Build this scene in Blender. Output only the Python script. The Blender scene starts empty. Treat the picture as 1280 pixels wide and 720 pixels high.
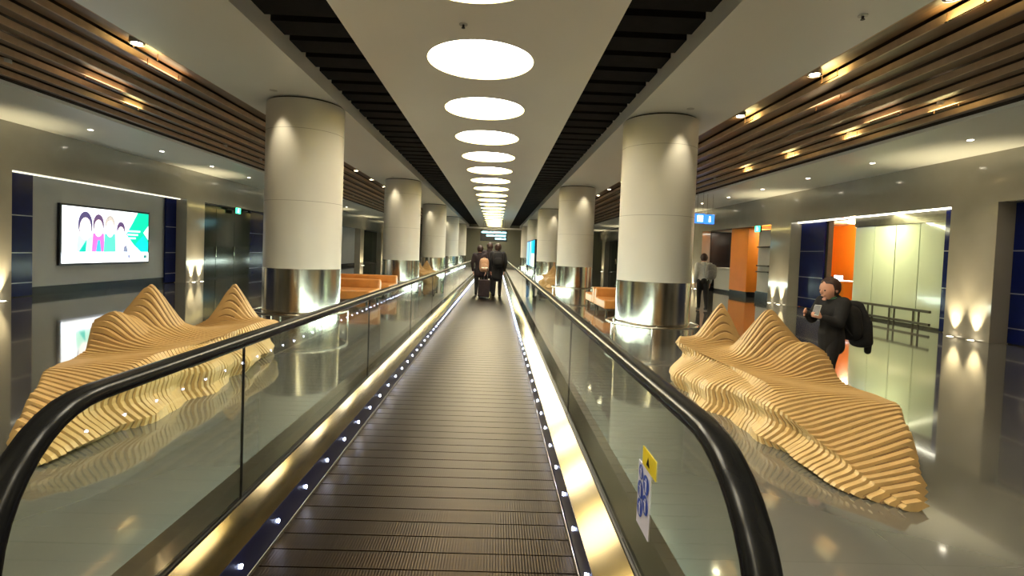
import bpy, bmesh, math, random
from mathutils import Vector, Matrix
random.seed(7)
PI = math.pi
SC = bpy.context.scene
COL = SC.collection

# ------------------------------------------------------------------ camera
CAMP = Vector((0.29, 0.0, 1.44))
F_PX = 640.0
cd = bpy.data.cameras.new('camera')
cd.sensor_width = 36.0
cd.lens = 36.0 * F_PX / 1280.0
cd.shift_y = -0.018; cd.shift_x = 0.0053
cd.clip_start = 0.05; cd.clip_end = 300
cam = bpy.data.objects.new('camera', cd); COL.objects.link(cam)
_R = Matrix.Rotation(math.radians(-1.2), 4, 'Z') @ Matrix.Rotation(math.radians(90 - 1.9), 4, 'X') @ Matrix.Rotation(math.radians(2.2), 4, 'Z')
cam.matrix_world = Matrix.Translation(CAMP) @ _R
SC.camera = cam
# ------------------------------------------------------------------ view, world, exposure
vs = SC.view_settings
vs.view_transform = 'Standard'; vs.look = 'None'; vs.gamma = 1.0; vs.use_curve_mapping = False
vs.exposure = 0.95
try:
    SC.cycles.max_bounces = 8; SC.cycles.diffuse_bounces = 4; SC.cycles.glossy_bounces = 5
    SC.cycles.transparent_max_bounces = 16; SC.cycles.transmission_bounces = 4
    SC.cycles.sample_clamp_indirect = 6.0
    SC.cycles.use_denoising = True
except Exception: pass
W = bpy.data.worlds.new('world'); SC.world = W; W.use_nodes = True
W.node_tree.nodes['Background'].inputs[0].default_value = (0.9, 0.85, 0.7, 1)
W.node_tree.nodes['Background'].inputs[1].default_value = 0.1
# brightness of the lamps of the place
E_DISC = 13.0        # round ceiling lights over the walkway
E_SPOT = 30.0       # small downlights
P_COL = 42.0        # spot on a column (W)
P_UP = 110.0         # uplight at a pier (W)
E_STRIP = 14.0       # light strip along the walkway foot
E_LED = 40.0
E_SCREEN = .85
P_WASH = 85.0

# ------------------------------------------------------------------ dimensions
Y0, Y1 = -9.0, 50.0
HC = 3.83           # ceiling
XW = 10.2           # wall faces
XP = 1.46           # half width of the centre panel
XS = 2.46           # inner edge of the soffits
XA, XB = 4.1, 7.7   # wood ceiling
HO = 2.82           # height of the wall openings
COLY = [9.0 + 9.2 * k for k in range(-1, 5)]
COLX = 3.08; COLR = 0.635
YE = 46.0           # far end of the walkway
ORD = ['first','second','third','fourth','fifth','sixth','seventh','eighth','ninth','tenth','eleventh','twelfth','thirteenth','fourteenth',
       'fifteenth','sixteenth','seventeenth','eighteenth','nineteenth','twentieth','twenty-first','twenty-second','twenty-third','twenty-fourth','twenty-fifth','twenty-sixth','twenty-seventh','twenty-eighth']

# ------------------------------------------------------------------ materials
def mat(name, color, rough=0.5, metal=0.0, noise=0.0, nscale=8.0, emit=None, estr=0.0, coat=0.0, spec=0.5, rnoise=0.0, stretch=None, bump=0.0):
    m = bpy.data.materials.new(name); m.use_nodes = True
    nt = m.node_tree; b = nt.nodes['Principled BSDF']
    b.inputs['Base Color'].default_value = (*color, 1)
    b.inputs['Roughness'].default_value = rough
    b.inputs['Metallic'].default_value = metal
    b.inputs['Specular IOR Level'].default_value = spec
    if coat: b.inputs['Coat Weight'].default_value = coat; b.inputs['Coat Roughness'].default_value = 0.05
    if emit: b.inputs['Emission Color'].default_value = (*emit, 1); b.inputs['Emission Strength'].default_value = estr
    tc = nt.nodes.new('ShaderNodeTexCoord')
    if noise or rnoise or bump:
        mp = nt.nodes.new('ShaderNodeMapping'); nt.links.new(tc.outputs['Object'], mp.inputs[0])
        if stretch: mp.inputs['Scale'].default_value = stretch
        n = nt.nodes.new('ShaderNodeTexNoise'); n.inputs['Scale'].default_value = nscale; n.inputs['Detail'].default_value = 4
        nt.links.new(mp.outputs[0], n.inputs[0])
        if noise:
            r = nt.nodes.new('ShaderNodeValToRGB')
            r.color_ramp.elements[0].position = .3; r.color_ramp.elements[1].position = .7
            r.color_ramp.elements[0].color = (*[max(0, c * (1 - noise)) for c in color], 1)
            r.color_ramp.elements[1].color = (*[min(1, c * (1 + noise)) for c in color], 1)
            nt.links.new(n.outputs[0], r.inputs[0]); nt.links.new(r.outputs[0], b.inputs['Base Color'])
        if rnoise:
            q = nt.nodes.new('ShaderNodeMapRange')
            q.inputs['To Min'].default_value = max(0.0, rough - rnoise); q.inputs['To Max'].default_value = rough + rnoise
            nt.links.new(n.outputs[0], q.inputs[0]); nt.links.new(q.outputs[0], b.inputs['Roughness'])
        if bump:
            bp = nt.nodes.new('ShaderNodeBump'); bp.inputs['Strength'].default_value = bump; bp.inputs['Distance'].default_value = .01
            nt.links.new(n.outputs[0], bp.inputs['Height']); nt.links.new(bp.outputs[0], b.inputs['Normal'])
    return m

def glass_mat(name, tint=(0.93, 0.97, 0.94), amount=1.1, base=0.02):
    m = bpy.data.materials.new(name); m.use_nodes = True
    nt = m.node_tree; nt.nodes.clear()
    out = nt.nodes.new('ShaderNodeOutputMaterial'); mx = nt.nodes.new('ShaderNodeMixShader')
    tr = nt.nodes.new('ShaderNodeBsdfTransparent'); tr.inputs[0].default_value = (*tint, 1)
    gl = nt.nodes.new('ShaderNodeBsdfGlossy'); gl.inputs['Roughness'].default_value = 0.02; gl.inputs[0].default_value = (1, 1, 1, 1)
    fr = nt.nodes.new('ShaderNodeFresnel'); fr.inputs[0].default_value = 1.5
    mt = nt.nodes.new('ShaderNodeMath'); mt.operation = 'MULTIPLY_ADD'; mt.inputs[1].default_value = amount; mt.inputs[2].default_value = base; mt.use_clamp = True
    g = nt.nodes.new('ShaderNodeNewGeometry'); inv = nt.nodes.new('ShaderNodeMath'); inv.operation = 'SUBTRACT'; inv.inputs[0].default_value = 1.0
    nt.links.new(g.outputs['Backfacing'], inv.inputs[1])
    m2 = nt.nodes.new('ShaderNodeMath'); m2.operation = 'MULTIPLY'      # the inner face of the pane adds no second mirror
    nt.links.new(fr.outputs[0], mt.inputs[0]); nt.links.new(mt.outputs[0], m2.inputs[0]); nt.links.new(inv.outputs[0], m2.inputs[1])
    nt.links.new(m2.outputs[0], mx.inputs[0])
    nt.links.new(tr.outputs[0], mx.inputs[1]); nt.links.new(gl.outputs[0], mx.inputs[2]); nt.links.new(mx.outputs[0], out.inputs[0])
    return m

def emit_mat(name, color, s):
    return mat(name, color, .6, emit=color, estr=s)

def floor_mat():
    m = mat('polished_floor', (.120, .118, .105), .08, noise=.10, nscale=.8, rnoise=.03)
    nt = m.node_tree; b = nt.nodes['Principled BSDF']
    b.inputs['Coat Weight'].default_value = 0.6; b.inputs['Coat Roughness'].default_value = .04; b.inputs['Specular IOR Level'].default_value = .8
    # tile joints, worked out in world metres
    g = nt.nodes.new('ShaderNodeNewGeometry'); br = nt.nodes.new('ShaderNodeTexBrick')
    br.offset = 0.0; br.inputs['Scale'].default_value = 1.0
    br.inputs['Brick Width'].default_value = 1.2; br.inputs['Row Height'].default_value = 1.2
    br.inputs['Mortar Size'].default_value = .004; br.inputs['Mortar Smooth'].default_value = .3
    br.inputs['Color1'].default_value = (1, 1, 1, 1); br.inputs['Color2'].default_value = (.95, .95, .95, 1); br.inputs['Mortar'].default_value = (.88, .88, .87, 1)
    nt.links.new(g.outputs['Position'], br.inputs['Vector'])
    mx = nt.nodes.new('ShaderNodeMix'); mx.data_type = 'RGBA'; mx.blend_type = 'MULTIPLY'; mx.inputs[0].default_value = 1.0
    src = b.inputs['Base Color'].links[0].from_socket
    nt.links.new(src, mx.inputs[6]); nt.links.new(br.outputs['Color'], mx.inputs[7]); nt.links.new(mx.outputs[2], b.inputs['Base Color'])
    return m

def belt_mat():
    m = mat('walkway_pallets', (.017, .010, .0045), .38, metal=1.0, noise=.25, nscale=3.0, stretch=(.5, 8, 1))
    nt = m.node_tree; b = nt.nodes['Principled BSDF']
    g = nt.nodes.new('ShaderNodeNewGeometry')
    sx = nt.nodes.new('ShaderNodeSeparateXYZ'); nt.links.new(g.outputs['Position'], sx.inputs[0])
    w = nt.nodes.new('ShaderNodeMath'); w.operation = 'MULTIPLY'; w.inputs[1].default_value = 2 * PI / .0133
    nt.links.new(sx.outputs[0], w.inputs[0])
    s = nt.nodes.new('ShaderNodeMath'); s.operation = 'SINE'; nt.links.new(w.outputs[0], s.inputs[0])
    bp = nt.nodes.new('ShaderNodeBump'); bp.inputs['Strength'].default_value = .15; bp.inputs['Distance'].default_value = .002
    nt.links.new(s.outputs[0], bp.inputs['Height']); nt.links.new(bp.outputs[0], b.inputs['Normal'])
    return m

def wood_mat(name, color, rough=.42):
    return mat(name, color, rough, noise=.35, nscale=6, stretch=(9, .5, 9))

def picture_mat(name, kind, strength):
    # an advertising screen: colours laid out over the screen's own generated coordinates (u along Y, v along Z)
    m = bpy.data.materials.new(name); m.use_nodes = True
    nt = m.node_tree; nt.nodes.clear(); N = nt.nodes.new; L = nt.links.new
    out = N('ShaderNodeOutputMaterial'); em = N('ShaderNodeEmission'); em.inputs[1].default_value = strength
    L(em.outputs[0], out.inputs[0])
    tc = N('ShaderNodeTexCoord'); sp = N('ShaderNodeSeparateXYZ'); L(tc.outputs['Generated'], sp.inputs[0])
    r = N('ShaderNodeValToRGB'); r.color_ramp.interpolation = 'CONSTANT'
    if kind == 'stripes':
        cols = [(0, (.02, .5, .75)), (.25, (.1, .75, .9)), (.42, (.9, 1, 1)), (.47, (.02, .3, .7)), (.55, (.9, 1, 1)), (.6, (.05, .4, .85)), (.72, (.35, .65, .95))]
        L(sp.outputs[1], r.inputs[0])
    else:
        cols = [(0, (.02, .5, .6))]
    e = r.color_ramp.elements
    e[0].position = cols[0][0]; e[0].color = (*cols[0][1], 1); e[1].position = cols[1][0] if len(cols) > 1 else 1; e[1].color = (*cols[min(1, len(cols)-1)][1], 1)
    for p, c in cols[2:]:
        q = e.new(p); q.color = (*c, 1)
    L(r.outputs[0], em.inputs[0])
    return m

M = dict(
    floor=floor_mat(), belt=belt_mat(),
    ceil=mat('ceiling_white', (.72, .71, .66), .38, noise=.02, nscale=.6),
    panel=mat('ceiling_panel_cream', (.84, .82, .75), .42, noise=.02, nscale=.6),
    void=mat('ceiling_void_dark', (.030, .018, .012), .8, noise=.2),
    rim=mat('light_recess_rim', (.90, .78, .30), .5, noise=.02),
    disc=emit_mat('round_light_diffuser', (1.0, .92, .74), E_DISC),
    beam=mat('dark_beam', (.008, .006, .005), .8, spec=.15, noise=.3, nscale=5),
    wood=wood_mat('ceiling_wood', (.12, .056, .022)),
    woodedgelit=mat('ceiling_wood_lit_edge', (.42, .27, .16), .4, noise=.1),
    wall=mat('polished_wall_stone', (.33, .30, .25), .10, noise=.06, nscale=1.5, coat=.4),
    greywall=mat('recess_grey_panel', (.34, .35, .36), .3, noise=.04, nscale=1.5),
    side=mat('recess_side_bronze', (.10, .085, .07), .35, noise=.1),
    blue=mat('navy_glass_cladding', (.003, .008, .075), .16, noise=.1, spec=.25),
    joint=mat('steel_joint', (.35, .36, .42), .3, metal=.8, noise=.05),
    black=mat('black_base', (.010, .010, .012), .2, noise=.2),
    column=mat('column_white', (.56, .54, .49), .42, noise=.02, nscale=2),
    groove=mat('column_seam', (.30, .29, .26), .6, noise=.05),
    steel=mat('brushed_steel', (.62, .58, .50), .20, metal=1.0, noise=.30, nscale=2.2, stretch=(2.2, 2.2, .02), rnoise=.08),
    gold=mat('warm_satin_deck', (.105, .079, .034), .11, metal=1.0, noise=.08, nscale=4, stretch=(.5, .7, .5), rnoise=.02),
    deck=mat('outer_deck_steel', (.30, .28, .24), .22, metal=.9, noise=.15, nscale=2, rnoise=.06),
    trimdark=mat('dark_rubber_seal', (.008, .007, .006), .4, noise=.2),
    skirt=mat('navy_skirt', (.012, .014, .05), .30, metal=.3, noise=.2),
    edge=mat('skirt_edge', (.35, .33, .30), .3, metal=.9, noise=.1),
    led=emit_mat('skirt_led', (.62, .70, 1.0), E_LED),
    rail=mat('black_handrail_rubber', (.006, .006, .006), .26, noise=.2, spec=.18),
    glass=glass_mat('balustrade_glass'),
    strip=emit_mat('foot_light_strip', (.80, 1.0, .86), E_STRIP),
    spot=emit_mat('downlight_lamp', (1.0, .86, .55), E_SPOT),
    spotw=emit_mat('wall_side_downlight', (1.0, .90, .70), 10.0),
    ring=mat('downlight_trim', (.5, .48, .44), .35, metal=.6, noise=.05),
    ply=mat('layered_plywood', (.46, .29, .115), .45, noise=.12, nscale=9, stretch=(1, 6, 1)),
    plydark=mat('layered_plywood_groove', (.20, .11, .04), .6, noise=.15, nscale=9),
    leather=mat('tan_leather', (.50, .20, .045), .38, noise=.10, nscale=6, bump=.2),
    bronze=mat('bronze_rail', (.10, .09, .06), .35, metal=.7, noise=.1),
    orange=mat('orange_panel', (.85, .26, .02), .4, noise=.04, nscale=2),
    frosted=mat('pale_green_glass_panel', (.55, .60, .42), .12, noise=.04, nscale=1, coat=.5),
    white=mat('white_wall', (.60, .58, .52), .5, noise=.03),
    darkglass=mat('dark_green_glass', (.022, .030, .022), .10, noise=.15, nscale=1, spec=.4),
    endwall=mat('end_wall_olive', (.14, .14, .10), .5, noise=.05),
    green=emit_mat('exit_sign_green', (.05, .95, .42), 2.2),
    signwhite=emit_mat('sign_white', (.9, 1.0, 1.0), 2.2),
    signblue=emit_mat('sign_blue', (.03, .16, .75), 1.3),
    signcyan=emit_mat('sign_cyan', (.35, .85, 1.0), 1.3),
    signblack=mat('sign_black', (.01, .012, .015), .3, noise=.1),
    steelrail=mat('polished_tube', (.60, .57, .50), .15, metal=1.0, noise=.05),
    skin=mat('skin', (.55, .27, .18), .5, noise=.05, nscale=20),
    hair=mat('dark_brown_hair', (.035, .015, .010), .55, noise=.3, nscale=40),
    blackcloth=mat('black_cloth', (.008, .007, .008), .85, noise=.3, nscale=30),
    darkcloth=mat('dark_plum_cloth', (.020, .010, .012), .85, noise=.3, nscale=30),
    whitecloth=mat('white_cloth', (.45, .45, .43), .85, noise=.1, nscale=20),
    greycloth=mat('grey_cloth', (.20, .19, .18), .85, noise=.15, nscale=20),
    tancloth=mat('tan_cloth', (.42, .24, .14), .8, noise=.15, nscale=20),
    greencloth=mat('green_scarf', (.06, .13, .06), .85, noise=.3, nscale=20),
    plastic=mat('pale_plastic', (.6, .6, .55), .4, noise=.05),
    strapgrey=mat('grey_buckle', (.4, .4, .4), .4, noise=.05),
    stickerwhite=mat('sticker_white', (.62, .60, .72), .4, noise=.03),
    stickerblue=mat('sticker_blue', (.02, .06, .38), .4, noise=.05),
    stickeryellow=mat('sticker_yellow', (.72, .56, .02), .4, noise=.05),
    emoff=mat('screen_bezel', (.012, .012, .016), .25, noise=.1),
)

# ------------------------------------------------------------------ mesh helpers
class MB:
    """collects shapes; build() links them as one mesh object"""
    def __init__(s): s.v = []; s.f = []; s.m = []; s.sm = []; s.cur = 0; s.smooth = False
    def add(s, vs_, fs_):
        n = len(s.v); s.v += [tuple(v) for v in vs_]
        for f in fs_: s.f.append([i + n for i in f]); s.m.append(s.cur); s.sm.append(s.smooth)
        return s
    def box(s, x0, x1, y0, y1, z0, z1):
        if x0 > x1: x0, x1 = x1, x0
        if y0 > y1: y0, y1 = y1, y0
        if z0 > z1: z0, z1 = z1, z0
        v = [(x0,y0,z0),(x1,y0,z0),(x1,y1,z0),(x0,y1,z0),(x0,y0,z1),(x1,y0,z1),(x1,y1,z1),(x0,y1,z1)]
        return s.add(v, [(0,3,2,1),(4,5,6,7),(0,1,5,4),(1,2,6,5),(2,3,7,6),(3,0,4,7)])
    def quad(s, a, b, c, d): return s.add([a, b, c, d], [(0, 1, 2, 3)])
    def prism_y(s, pts, y0, y1):   # closed outline in XZ swept along Y
        n = len(pts)
        v = [(p[0], y0, p[1]) for p in pts] + [(p[0], y1, p[1]) for p in pts]
        f = [(i, (i+1) % n, n + (i+1) % n, n + i) for i in range(n)] + [tuple(range(n))[::-1], tuple(range(n, 2*n))]
        return s.add(v, f)
    def prism_x(s, pts, x0, x1):   # closed outline in YZ swept along X
        n = len(pts)
        v = [(x0, p[0], p[1]) for p in pts] + [(x1, p[0], p[1]) for p in pts]
        f = [(i, (i+1) % n, n + (i+1) % n, n + i) for i in range(n)] + [tuple(range(n))[::-1], tuple(range(n, 2*n))]
        return s.add(v, f)
    def lathe(s, cx, cy, prof, n=48, caps=True):
        v = []
        for r, z in prof:
            for k in range(n):
                a = 2*PI*k/n; v.append((cx + r*math.cos(a), cy + r*math.sin(a), z))
        f = []
        for j in range(len(prof)-1):
            for k in range(n):
                f.append((j*n+k, j*n+(k+1) % n, (j+1)*n+(k+1) % n, (j+1)*n+k))
        if caps:
            f.append(tuple(range(n))[::-1]); f.append(tuple(range((len(prof)-1)*n, len(prof)*n)))
        return s.add(v, f)
    def tube(s, path, r, n=10, closed=False):
        P = [Vector(p) for p in path]; N = len(P); rr = r if isinstance(r, (list, tuple)) else [r]*N
        v = []; up = Vector((0, 0, 1))
        for i, p in enumerate(P):
            if closed: t = P[(i+1) % N] - P[i-1]
            else: t = P[min(i+1, N-1)] - P[max(i-1, 0)]
            t.normalize()
            ref = up if abs(t.z) < .9 else Vector((1, 0, 0))
            a = t.cross(ref).normalized(); b = a.cross(t)
            for k in range(n):
                q = 2*PI*k/n; v.append(p + (a*math.cos(q) + b*math.sin(q))*rr[i])
        f = []
        for i in range(N if closed else N-1):
            j = (i+1) % N
            for k in range(n): f.append((i*n+k, i*n+(k+1) % n, j*n+(k+1) % n, j*n+k))
        if not closed: f += [tuple(range(n))[::-1], tuple(range((N-1)*n, N*n))]
        return s.add(v, f)
    def build(s, name, mats, parent=None, loc=None, bevel=0):
        me = bpy.data.meshes.new(name)
        me.from_pydata(s.v, [], s.f)
        for i, p in enumerate(me.polygons): p.material_index = s.m[i]; p.use_smooth = s.sm[i]
        if not isinstance(mats, (list, tuple)): mats = [mats]
        for m_ in mats: me.materials.append(m_)
        bm = bmesh.new(); bm.from_mesh(me); bmesh.ops.recalc_face_normals(bm, faces=bm.faces); bm.to_mesh(me); bm.free()
        me.update()
        o = bpy.data.objects.new(name, me); COL.objects.link(o)
        if parent: o.parent = parent
        if loc: o.location = loc
        if bevel:
            b = o.modifiers.new('bevel', 'BEVEL'); b.width = bevel; b.segments = 2; b.limit_method = 'ANGLE'
        return o

def tag(o, label=None, cat=None, group=None, kind=None):
    if label: o['label'] = label
    if cat: o['category'] = cat
    if group: o['group'] = group
    if kind: o['kind'] = kind
    return o
def thing(name, label, cat, loc=(0, 0, 0), group=None):
    o = bpy.data.objects.new(name, None); COL.objects.link(o); o.location = loc; o.empty_display_size = .1
    return tag(o, label, cat, group)
def kids(o): return [c for c in COL.objects if c.parent == o]
def copy_tree(o, parent=None, label=None, loc=None):
    c = o.copy(); COL.objects.link(c)
    if parent: c.parent = parent
    if label: c['label'] = label
    if loc: c.location = loc
    for k in kids(o): copy_tree(k, c)
    return c
def light(name, kind, loc, energy, color, parent=None, direction=None, **kw):
    d = bpy.data.lights.new(name, kind); d.energy = energy; d.color = color
    for k, v in kw.items(): setattr(d, k, v)
    o = bpy.data.objects.new(name, d); COL.objects.link(o); o.location = loc
    if direction: o.rotation_euler = Vector(direction).to_track_quat('-Z', 'Y').to_euler()
    if parent: o.parent = parent
    return o
def struct(mb, name, m, bevel=0): return tag(mb.build(name, m, bevel=bevel), kind='structure')
def S(s): return 'right' if s > 0 else 'left'

# ================================================================== structure
struct(MB().box(-14, 14, Y0, Y1 + .3, -.2, 0), 'floor', M['floor'])

# centre ceiling panel with round light openings
DY = 2.17; D0 = 6.54 - DY * 7; ND = 27; RD = .665
mb = MB(); n = 48
for i in range(ND):
    yc = D0 + DY * i
    ya, yb = yc - DY / 2, yc + DY / 2
    inner = []; outer = []
    for k in range(n):
        a = 2 * PI * (k + .5) / n; c, s_ = math.cos(a), math.sin(a)
        inner.append((RD * c, yc + RD * s_, HC))
        t = min(XP / abs(c) if abs(c) > 1e-6 else 1e9, (DY / 2) / abs(s_) if abs(s_) > 1e-6 else 1e9)
        outer.append((t * c, yc + t * s_, HC))
    # corners snapped
    for cx_, cy_ in ((XP, yb), (-XP, yb), (-XP, ya), (XP, ya)):
        k = min(range(n), key=lambda q: (outer[q][0] - cx_) ** 2 + (outer[q][1] - cy_) ** 2)
        outer[k] = (cx_, cy_, HC)
    fs_ = [(k, (k + 1) % n, n + (k + 1) % n, n + k) for k in range(n)]
    mb.add(inner + outer, fs_)
YC0, YC1 = D0 - DY / 2, D0 + DY * (ND - 1) + DY / 2
for s in (-1, 1): mb.quad((s*XP, YC0, HC), (s*XP, YC1, HC), (s*XP, YC1, HC + .3), (s*XP, YC0, HC + .3))
mb.quad((-XP, YC0, HC + .3), (XP, YC0, HC + .3), (XP, YC1, HC + .3), (-XP, YC1, HC + .3))
struct(mb, 'ceiling', M['panel'])

for s in (-1, 1):
    # soffit between the beams and the wood, its upstand, and the outer ceiling
    mb = MB()
    mb.box(s * XS, s * XA, Y0, Y1, HC, HC + .06)
    mb.box(s * XS, s * (XS + .04), Y0, Y1, HC + .06, HC + 1.1)
    struct(mb, 'ceiling', M['ceil'])
    struct(MB().box(s * XB, s * (XW + .6), Y0, Y1, HC, HC + .06), 'ceiling', M['ceil'])
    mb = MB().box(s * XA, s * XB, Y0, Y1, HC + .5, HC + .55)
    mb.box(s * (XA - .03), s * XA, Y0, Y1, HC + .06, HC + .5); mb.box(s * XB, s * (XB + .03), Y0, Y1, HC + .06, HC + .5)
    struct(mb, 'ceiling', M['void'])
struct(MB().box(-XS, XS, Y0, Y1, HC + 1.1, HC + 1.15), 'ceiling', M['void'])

# far and near end walls
struct(MB().box(-14, 14, Y1, Y1 + .2, 0, HC + 1.2), 'wall_far', M['endwall'])
struct(MB().box(-14, 14, Y0 - .2, Y0, 0, HC + 1.2), 'wall_near', M['wall'])
struct(MB().box(-3.2, 3.2, Y1 - .06, Y1, 3.68, 3.83), 'trim_1', M['ceil'])

# side walls with piers and recesses
PIERS_L = [(2.6, 3.7), (10.2, 11.3), (17.55, 18.6), (25.1, 26.1), (32.3, 33.4), (39.6, 40.7), (46.8, 48.0)]
PIERS = [(2.6, 3.7), (10.0, 11.05), (17.15, 18.4), (24.6, 25.8), (32.0, 33.2), (39.4, 40.6), (46.8, 48.0)]
RD1 = .42
def wall_side(s):
    w = MB(); X = s * XW; XR = s * (XW + RD1)
    w.box(X, s * (XW + .2), Y0, Y1, HO, HC)                      # header over all openings
    for a, b in (PIERS if s > 0 else PIERS_L): w.box(X, XR, a, b, 0, HO)
    w.box(X, XR, Y0, -3.6, 0, HO)
    struct(w, 'wall_' + S(s), M['wall'])
    # recess soffit
    struct(MB().box(s * (XW + .2), s * (XW + .6), Y0, Y1, HO, HO + .05), 'ceiling', M['side'])
wall_side(-1); wall_side(1)
def bays(P_): return [(-3.6, 2.6)] + [(P_[i][1], P_[i+1][0]) for i in range(len(P_)-1)] + [(48.0, 50.0)]
for s in (-1, 1):
    X1 = s * (XW + RD1)
    for i, (a, b) in enumerate(bays(PIERS if s > 0 else PIERS_L)):
        if s > 0 and i in (2, 3): continue
        m_ = M['greywall'] if i == 2 else M['darkglass'] if i in (3, 6) else M['side'] if i == 4 else M['greywall']
        nm = 'wall_' + S(s) + '_recess'
        tag(MB().box(X1, X1 + s * .15, a, b, 0, HO).build(nm, m_), kind='structure')
        tag(MB().box(X1 - s * .03, X1, a, b, 0, .20).build('baseboard_' + S(s), M['black']), kind='structure')

def blue_panel(s, y0, y1, label, depth=.06):
    t = thing('blue_cladding_panel', label, 'wall panel', (s * (XW + RD1 - .012), (y0 + y1) / 2, 0), 'navy glass wall cladding')
    h = (y1 - y0) / 2
    MB().box(-s * depth, -s * .012, -h, h, .02, HO - .01).build('glass_panel', M['blue'], t)
    for z in (.62 * .5, 1.0, 1.85):
        MB().box(-s * (depth + .008), -s * depth, -h, h, z, z + .022).build('joint_strip', M['joint'], t)
    return t
for s, y0, y1, l in (
    (-1, 11.31, 12.19, 'narrow navy glass panel left of the big advertising screen'),
    (-1, 17.0, 17.54, 'navy glass panel right of the big advertising screen'),
    (-1, 22.7, 24.2, 'navy glass panel at the far end of the dark glass bay on the left'),
    (-1, 5.0, 10.18, 'navy glass panel nearer than the left wall pier by the screen'),
    (1, 11.06, 11.56, 'navy glass panel between the nearest pier and the pale glass wall'),
    (1, 15.87, 17.12, 'wide navy glass panel beyond the orange opening on the right'),
    (1, 5.0, 9.98, 'navy glass panel at the right edge of the photo before the nearest pier')):
    blue_panel(s, y0, y1, l)

# ---- left screen
def screen(s, x, y0, y1, z0, z1, label, kids_fn, thick=.07):
    t = thing('advertising_screen', label, 'screen', (x, (y0 + y1) / 2, 0))
    h = (y1 - y0) / 2
    MB().box(0, -s * thick, -h - .05, h + .05, z0 - .05, z1 + .05).build('bezel', M['emoff'], t)
    kids_fn(t, -s * (thick + .004), h, z0, z1)
    return t
def left_ad(t, x, h, z0, z1):
    Hh = z1 - z0
    def P(u, v, lift=0): return (x + lift, -h + u * 2 * h, z0 + v * Hh)   # u grows away from the camera = to the right in the photo
    k = [0]
    cols = {}
    def em(c, st=1.0):
        key = (c, st)
        if key not in cols: cols[key] = emit_mat('screen_colour', c, E_SCREEN * st)
        return cols[key]
    mb = MB(); mats = []
    def poly(pts, c, st=1.0):
        k[0] += 1
        m_ = em(c, st)
        if m_ not in mats: mats.append(m_)
        mb.cur = mats.index(m_)
        mb.add([P(u, v, .0008 * k[0]) for u, v in pts], [tuple(range(len(pts)))])
    def ell(u, v, ru, rv, c, st=1.0, n=20, a0=0, a1=2*PI):
        poly([(u + ru * math.cos(a0 + (a1 - a0) * q / n), v + rv * math.sin(a0 + (a1 - a0) * q / n)) for q in range(n)], c, st)
    poly([(0, 0), (1, 0), (1, 1), (0, 1)], (.92, .97, 1.0))
    # green shapes on the right
    poly([(.85, 1), (1, 1), (1, .2), (.9, .2), (.8, .35), (.70, .55), (.78, .78)], (.0, .62, .38), .8)
    poly([(1, .45), (1, .75), (.93, .60)], (.92, 1, 1))
    poly([(.9, .2), (1, .2), (1, .4), (.93, .55), (.82, .36)], (.0, .75, .62), .8)
    # four heads side by side with hair, clothes beneath (plain figures)
    for u, v, ru, rv, hc, cc in ((.23, .64, .075, .24, (.10, .08, .22), (.5, .85, .7)), (.37, .66, .06, .19, (.14, .08, .20), (.85, .15, .55)),
                                 (.50, .66, .06, .19, (.70, .65, .62), (.1, .6, .5)), (.63, .60, .05, .14, (.14, .08, .22), (.95, .85, .85))):
        poly([(u - ru * 1.2, .20), (u + ru * 1.2, .20), (u + ru, v - rv * .6), (u - ru, v - rv * .6)], cc, .8)
        ell(u, v + .05, ru, rv, hc, .5)
        ell(u, v - .02, ru * .8, rv * .84, (1.0, .90, .84))
    poly([(.34, .2), (.40, .2), (.385, .42), (.36, .42)], (.05, .45, .65), .8)
    poly([(.16, .2), (.23, .2), (.24, .42)], (.0, .55, .45), .7)
    poly([(.66, .2), (.72, .2), (.70, .34), (.67, .30)], (.25, .3, .45), .6)
    poly([(0, 0), (1, 0), (1, .19), (0, .19)], (.94, .97, 1.0))
    for q, (u0, u1) in enumerate(((.71, .88), (.71, .85), (.73, .82))):
        v = .60 - q * .07
        poly([(u0, v), (u1, v), (u1, v + .035), (u0, v + .035)], (.75, 1, .95), .9)
    poly([(.72, .08), (.745, .08), (.745, .14), (.72, .14)], (.25, .3, .5), .6)
    poly([(.93, .07), (.97, .07), (.97, .13), (.93, .13)], (.05, .3, .3), .6)
    mb.build('display', mats, t)
screen(-1, -(XW + RD1 - .01), 12.98, 16.14, .74, 2.20, 'large lit advertising screen with four smiling people on the left wall', left_ad)

# thin light line along the recess tops
for s, a, b, l in ((-1, 11.31, 17.54, 'thin light line above the left screen recess'), (1, 11.06, 17.14, 'thin light line above the pale glass and orange bay')):
    o = MB().box(s * (XW + .22), s * (XW + .26), a, b, HO - .02, HO - .001).build('recess_light_line', emit_mat('recess_line', (1, .95, .75), .8 if s < 0 else 5.0))
    tag(o, l, 'light')

# ---- right bay with pale glass panels, rails and the orange opening
XR = XW + RD1
g = thing('glass_partition', 'pale green lit glass partition of four tall panels on the right', 'partition', (XR, 11.58, 0))
pw = (14.6 - 11.58) / 4
for k in range(4):
    MB().box(0, .05, k * pw + .012, (k + 1) * pw - .012, .06, HO - .28).build('glass_panel', M['frosted'], g)
MB().box(.02, .04, 0, 3.02, .0, HO).build('frame', M['bronze'], g)
MB().box(-.03, .02, 0, 3.02, HO - .27, HO - .02).build('header', M['bronze'], g)
struct(MB().box(XR + .05, XR + .2, 11.05, 14.6, 0, HO), 'wall_right_recess', M['white'])
struct(MB().box(XR + .05, XR + .2, 15.87, 17.15, 0, HO), 'wall_right_recess', M['side'])
b = thing('bumper_rail', 'low double bronze rail in front of the pale glass partition', 'rail', (XR - .28, 11.58, 0))
for z in (.44, .14): MB().box(-.025, .025, 0, 3.0, z - .03, z + .03).build('bar', M['bronze'], b, bevel=.006)
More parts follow.
